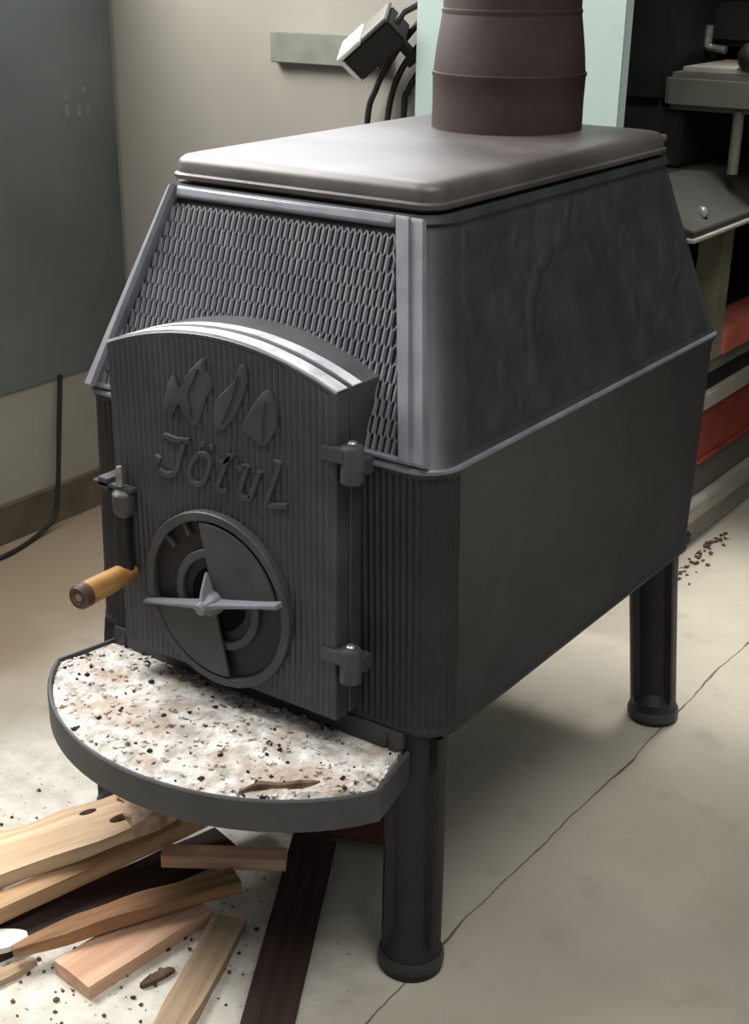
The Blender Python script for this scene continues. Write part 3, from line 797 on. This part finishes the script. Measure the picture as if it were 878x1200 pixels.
# floodlight
lx = V((0.70, 0.10, 0.56)).normalized(); lz = V((-0.45, -0.52, 0.66)); ly = lz.cross(lx).normalized(); lz = lx.cross(ly)
LM = Matrix((lx, ly, lz)).transposed().to_4x4(); LM.translation = V((-0.535, 1.045, 1.130))
lamp = thing('floodlight', 'boxy black and white floodlight hanging tilted on the beige wall', 'lamp', (-0.535, 1.045, 1.130))
def lpart(mb, name, material, **k):
    mb.v = [(LM @ V(p))-V(lamp.location) for p in mb.v]
    return mb.build(name, material, lamp, **k)
lpart(MB().box(-0.058, 0.062, -0.036, 0.036, -0.032, 0.024), 'housing', RUBBER, bevel=0.004)
lpart(MB().box(-0.062, -0.006, -0.039, 0.039, 0.024, 0.034).box(-0.066, -0.058, -0.039, 0.039, -0.033, 0.034), 'reflector_cover', WHITE, bevel=0.002)
lpart(MB().box(-0.004, 0.064, -0.038, 0.038, 0.024, 0.031), 'back_cover', MACH_GREY, bevel=0.002)
lpart(MB().box(0.03, 0.045, -0.012, 0.012, -0.075, -0.032).box(0.02, 0.055, -0.012, 0.035, -0.080, -0.072), 'bracket', MACH_DARK, bevel=0.001)
# cables
def curve_pts(P, n=8):
    Q = []
    P = [V(p) for p in P]
    for i in range(len(P)-1):
        p0, p1, p2, p3 = P[max(i-1, 0)], P[i], P[i+1], P[min(i+2, len(P)-1)]
        for k in range(n):
            t = k/n
            Q.append(0.5*((2*p1)+(p2-p0)*t+(2*p0-5*p1+4*p2-p3)*t*t+(3*p1-p0-3*p2+p3)*t**3))
    return Q+[P[-1]]
CB = [([(-0.40, 1.100, 1.22), (-0.455, 1.098, 1.178), (-0.515, 1.095, 1.115), (-0.565, 1.095, 1.040), (-0.588, 1.095, 0.95), (-0.59, 1.095, 0.60)], 'outermost of the black cables looping down the wall beside the mint panel'),
      ([(-0.40, 1.104, 1.18), (-0.470, 1.104, 1.125), (-0.515, 1.104, 1.070), (-0.540, 1.104, 1.000), (-0.545, 1.104, 0.90), (-0.545, 1.104, 0.60)], 'middle black cable looping down the wall beside the mint panel'),
      ([(-0.40, 1.106, 1.14), (-0.460, 1.106, 1.085), (-0.494, 1.106, 1.040), (-0.505, 1.106, 0.980), (-0.505, 1.106, 0.60)], 'innermost of the black cables, right against the mint panel edge')]
for P, lb in CB:
    tag(MB().tube(curve_pts(P), 0.0065, 8).build('power_cable', RUBBER), lb, 'cable', 'black cables on the wall')
o = lpart(MB().tube([V((0.06, 0.0, 0.0)), V((0.08, 0.01, 0.004)), V((0.11, 0.03, -0.01)), V((0.15, 0.045, -0.04))], 0.007, 8), 'lamp_cord', RUBBER)
# loose wire at the side wall
tag(MB().tube(curve_pts([(-1.318, 0.868, 0.362), (-1.312, 0.845, 0.24), (-1.300, 0.815, 0.10), (-1.285, 0.78, 0.03), (-1.27, 0.70, 0.007), (-1.25, 0.62, 0.006), (-1.25, 0.56, 0.006), (-1.29, 0.53, 0.006)]), 0.0058, 8).build('wire', RUBBER),
    'thin black wire hanging down the left wall and curling onto the floor', 'wire')

# ------------------------------------------------------------------ stacked steel and machine in the recess
def bar(name, x0, x1, z0, z1, y0, y1, material, label, cat='steel bar', bevel=0.003, mb=None):
    b = mb or MB().box(x0, x1, y0, y1, z0, z1)
    return tag(b.build(name, material, bevel=bevel), label, cat, 'stacked beams behind the stove')
Y0, Y1 = 1.34, 2.9
b = MB().box(-0.25, -0.005, Y0, Y1, 0, 0.074).box(-0.25, 0.014, Y0, Y1, 0.074, 0.118)
bar('steel_channel', 0, 0, 0, 0, 0, 0, MACH_LIGHT, 'pale steel channel lying lowest in the stack behind the stove', mb=b)
bar('timber_beam', -0.25, -0.012, 0.118, 0.208, Y0, Y1, MACH_GREY, 'grey beam lying between the pale channel and the red channel', 'beam')
b = MB().box(-0.25, 0.004, Y0, Y1, 0.208, 0.216).box(-0.25, 0.002, Y0, Y1, 0.335, 0.345).box(-0.25, -0.004, Y0, Y1, 0.216, 0.335)
bar('red_channel', 0, 0, 0, 0, 0, 0, RED, 'broad dark red steel channel in the stack behind the stove', mb=b, bevel=0.002)
bar('flat_bar', -0.25, 0.010, 0.345, 0.384, Y0, Y1, MACH_LIGHT, 'pale flat bar lying on the broad dark red channel')
bar('timber_beam', -0.25, -0.004, 0.384, 0.430, Y0, Y1, MACH_DARK, 'blackish beam near the top of the stack behind the stove', 'beam')
bar('flat_bar', -0.25, 0.006, 0.430, 0.462, Y0, Y1, MACH_GREY, 'grey flat bar directly below the faded red beam')
bar('red_beam', -0.07, 0.014, 0.462, 0.524, 1.645, Y1, REDPINK, 'faded red beam on top of the stack behind the stove', 'beam')

bench = thing('workbench', 'dark workbench with a thick grey front rail in the dark recess', 'workbench', (-0.45, 2.1, 0))
BO = V((-0.45, 2.1, 0))
def bpart(mb, name, material, **k):
    mb.v = [V(p)-BO for p in mb.v]; return mb.build(name, material, bench, **k)
b = MB().loft([[V((x, y, z)) for x, z in ((-0.12, 0.765), (0.030, 0.765), (0.055, 0.778), (0.055, 0.794), (0.030, 0.800), (-0.055, 0.862), (-0.12, 0.862))] for y in (1.30, 2.8)])
bpart(b, 'front_rail', RAILGREY, bevel=0.002)
bpart(MB().box(0.034, 0.060, 1.296, 1.62, 0.772, 0.781), 'rail_lip', MACH_LIGHT, bevel=0.002)
bpart(MB().box(-0.35, -0.12, 1.30, 2.8, 0.80, 0.862), 'bench_top', MACH_DARK, bevel=0.003)
for x, y in ((-0.30, 1.36), (-0.30, 2.72)):
    bpart(MB().box(x-.04, x+.04, y-.04, y+.04, 0, 0.80), 'leg', MACH_DARK, bevel=0.003)
bpart(MB().lathe([(0.001, 0), (0.012, 0), (0.012, 0.012), (0.008, 0.018), (0.001, 0.018)], c=(0.020, 1.42, 0.805), seg=14), 'bolt', STEEL)
bpart(MB().box(-0.045, 0.012, 1.575, 1.635, 0.4622, 0.768), 'support_block', mat('olive_paint', srgb(88, 86, 66), srgb(112, 108, 84), 10, 0.7), bevel=0.003)
mach = thing('machine', 'dark machine with a pale ground table standing on the workbench', 'machine', (-0.35, 1.9, 0.862))
MO = V((-0.35, 1.9, 0.862))
def mpart(mb, name, material, **k):
    mb.v = [V(p)-MO for p in mb.v]; return mb.build(name, material, mach, **k)
mpart(MB().box(-0.34, -0.13, 1.62, 2.3, 0.862, 0.985), 'base', MACH_DARK, bevel=0.006)
mpart(MB().box(-0.17, 0.26, 1.60, 2.2, 0.985, 1.060), 'table', MACH_GREY, bevel=0.012)
mpart(MB().box(-0.14, 0.26, 1.62, 1.86, 1.060, 1.072), 'table_top', MACH_LIGHT, bevel=0.002)
mpart(MB().box(-0.34, -0.17, 1.62, 2.3, 0.985, 1.75), 'column', MACH_DARK, bevel=0.02)
mpart(MB().box(-0.19, 0.26, 1.84, 2.1, 1.10, 1.19), 'arm', MACH_DARK, bevel=0.015)
mpart(MB().lathe([(0.001, -0.03), (0.016, -0.026), (0.026, -0.012), (0.028, 0), (0.026, 0.012), (0.016, 0.026), (0.001, 0.03)], c=(0.003, 1.63, 1.095), seg=24), 'knob', RUBBER)
mpart(MB().tube([(-0.165, 1.80, 1.10), (-0.165, 1.80, 1.145)], 0.010, 10).tube([(-0.165, 1.80, 1.10), (-0.12, 1.80, 1.095)], 0.008, 10), 'crank', STEEL)
mpart(MB().tube([(-0.005, 1.62, 0.862), (-0.005, 1.62, 0.99)], 0.012, 12), 'post', MACH_GREY)
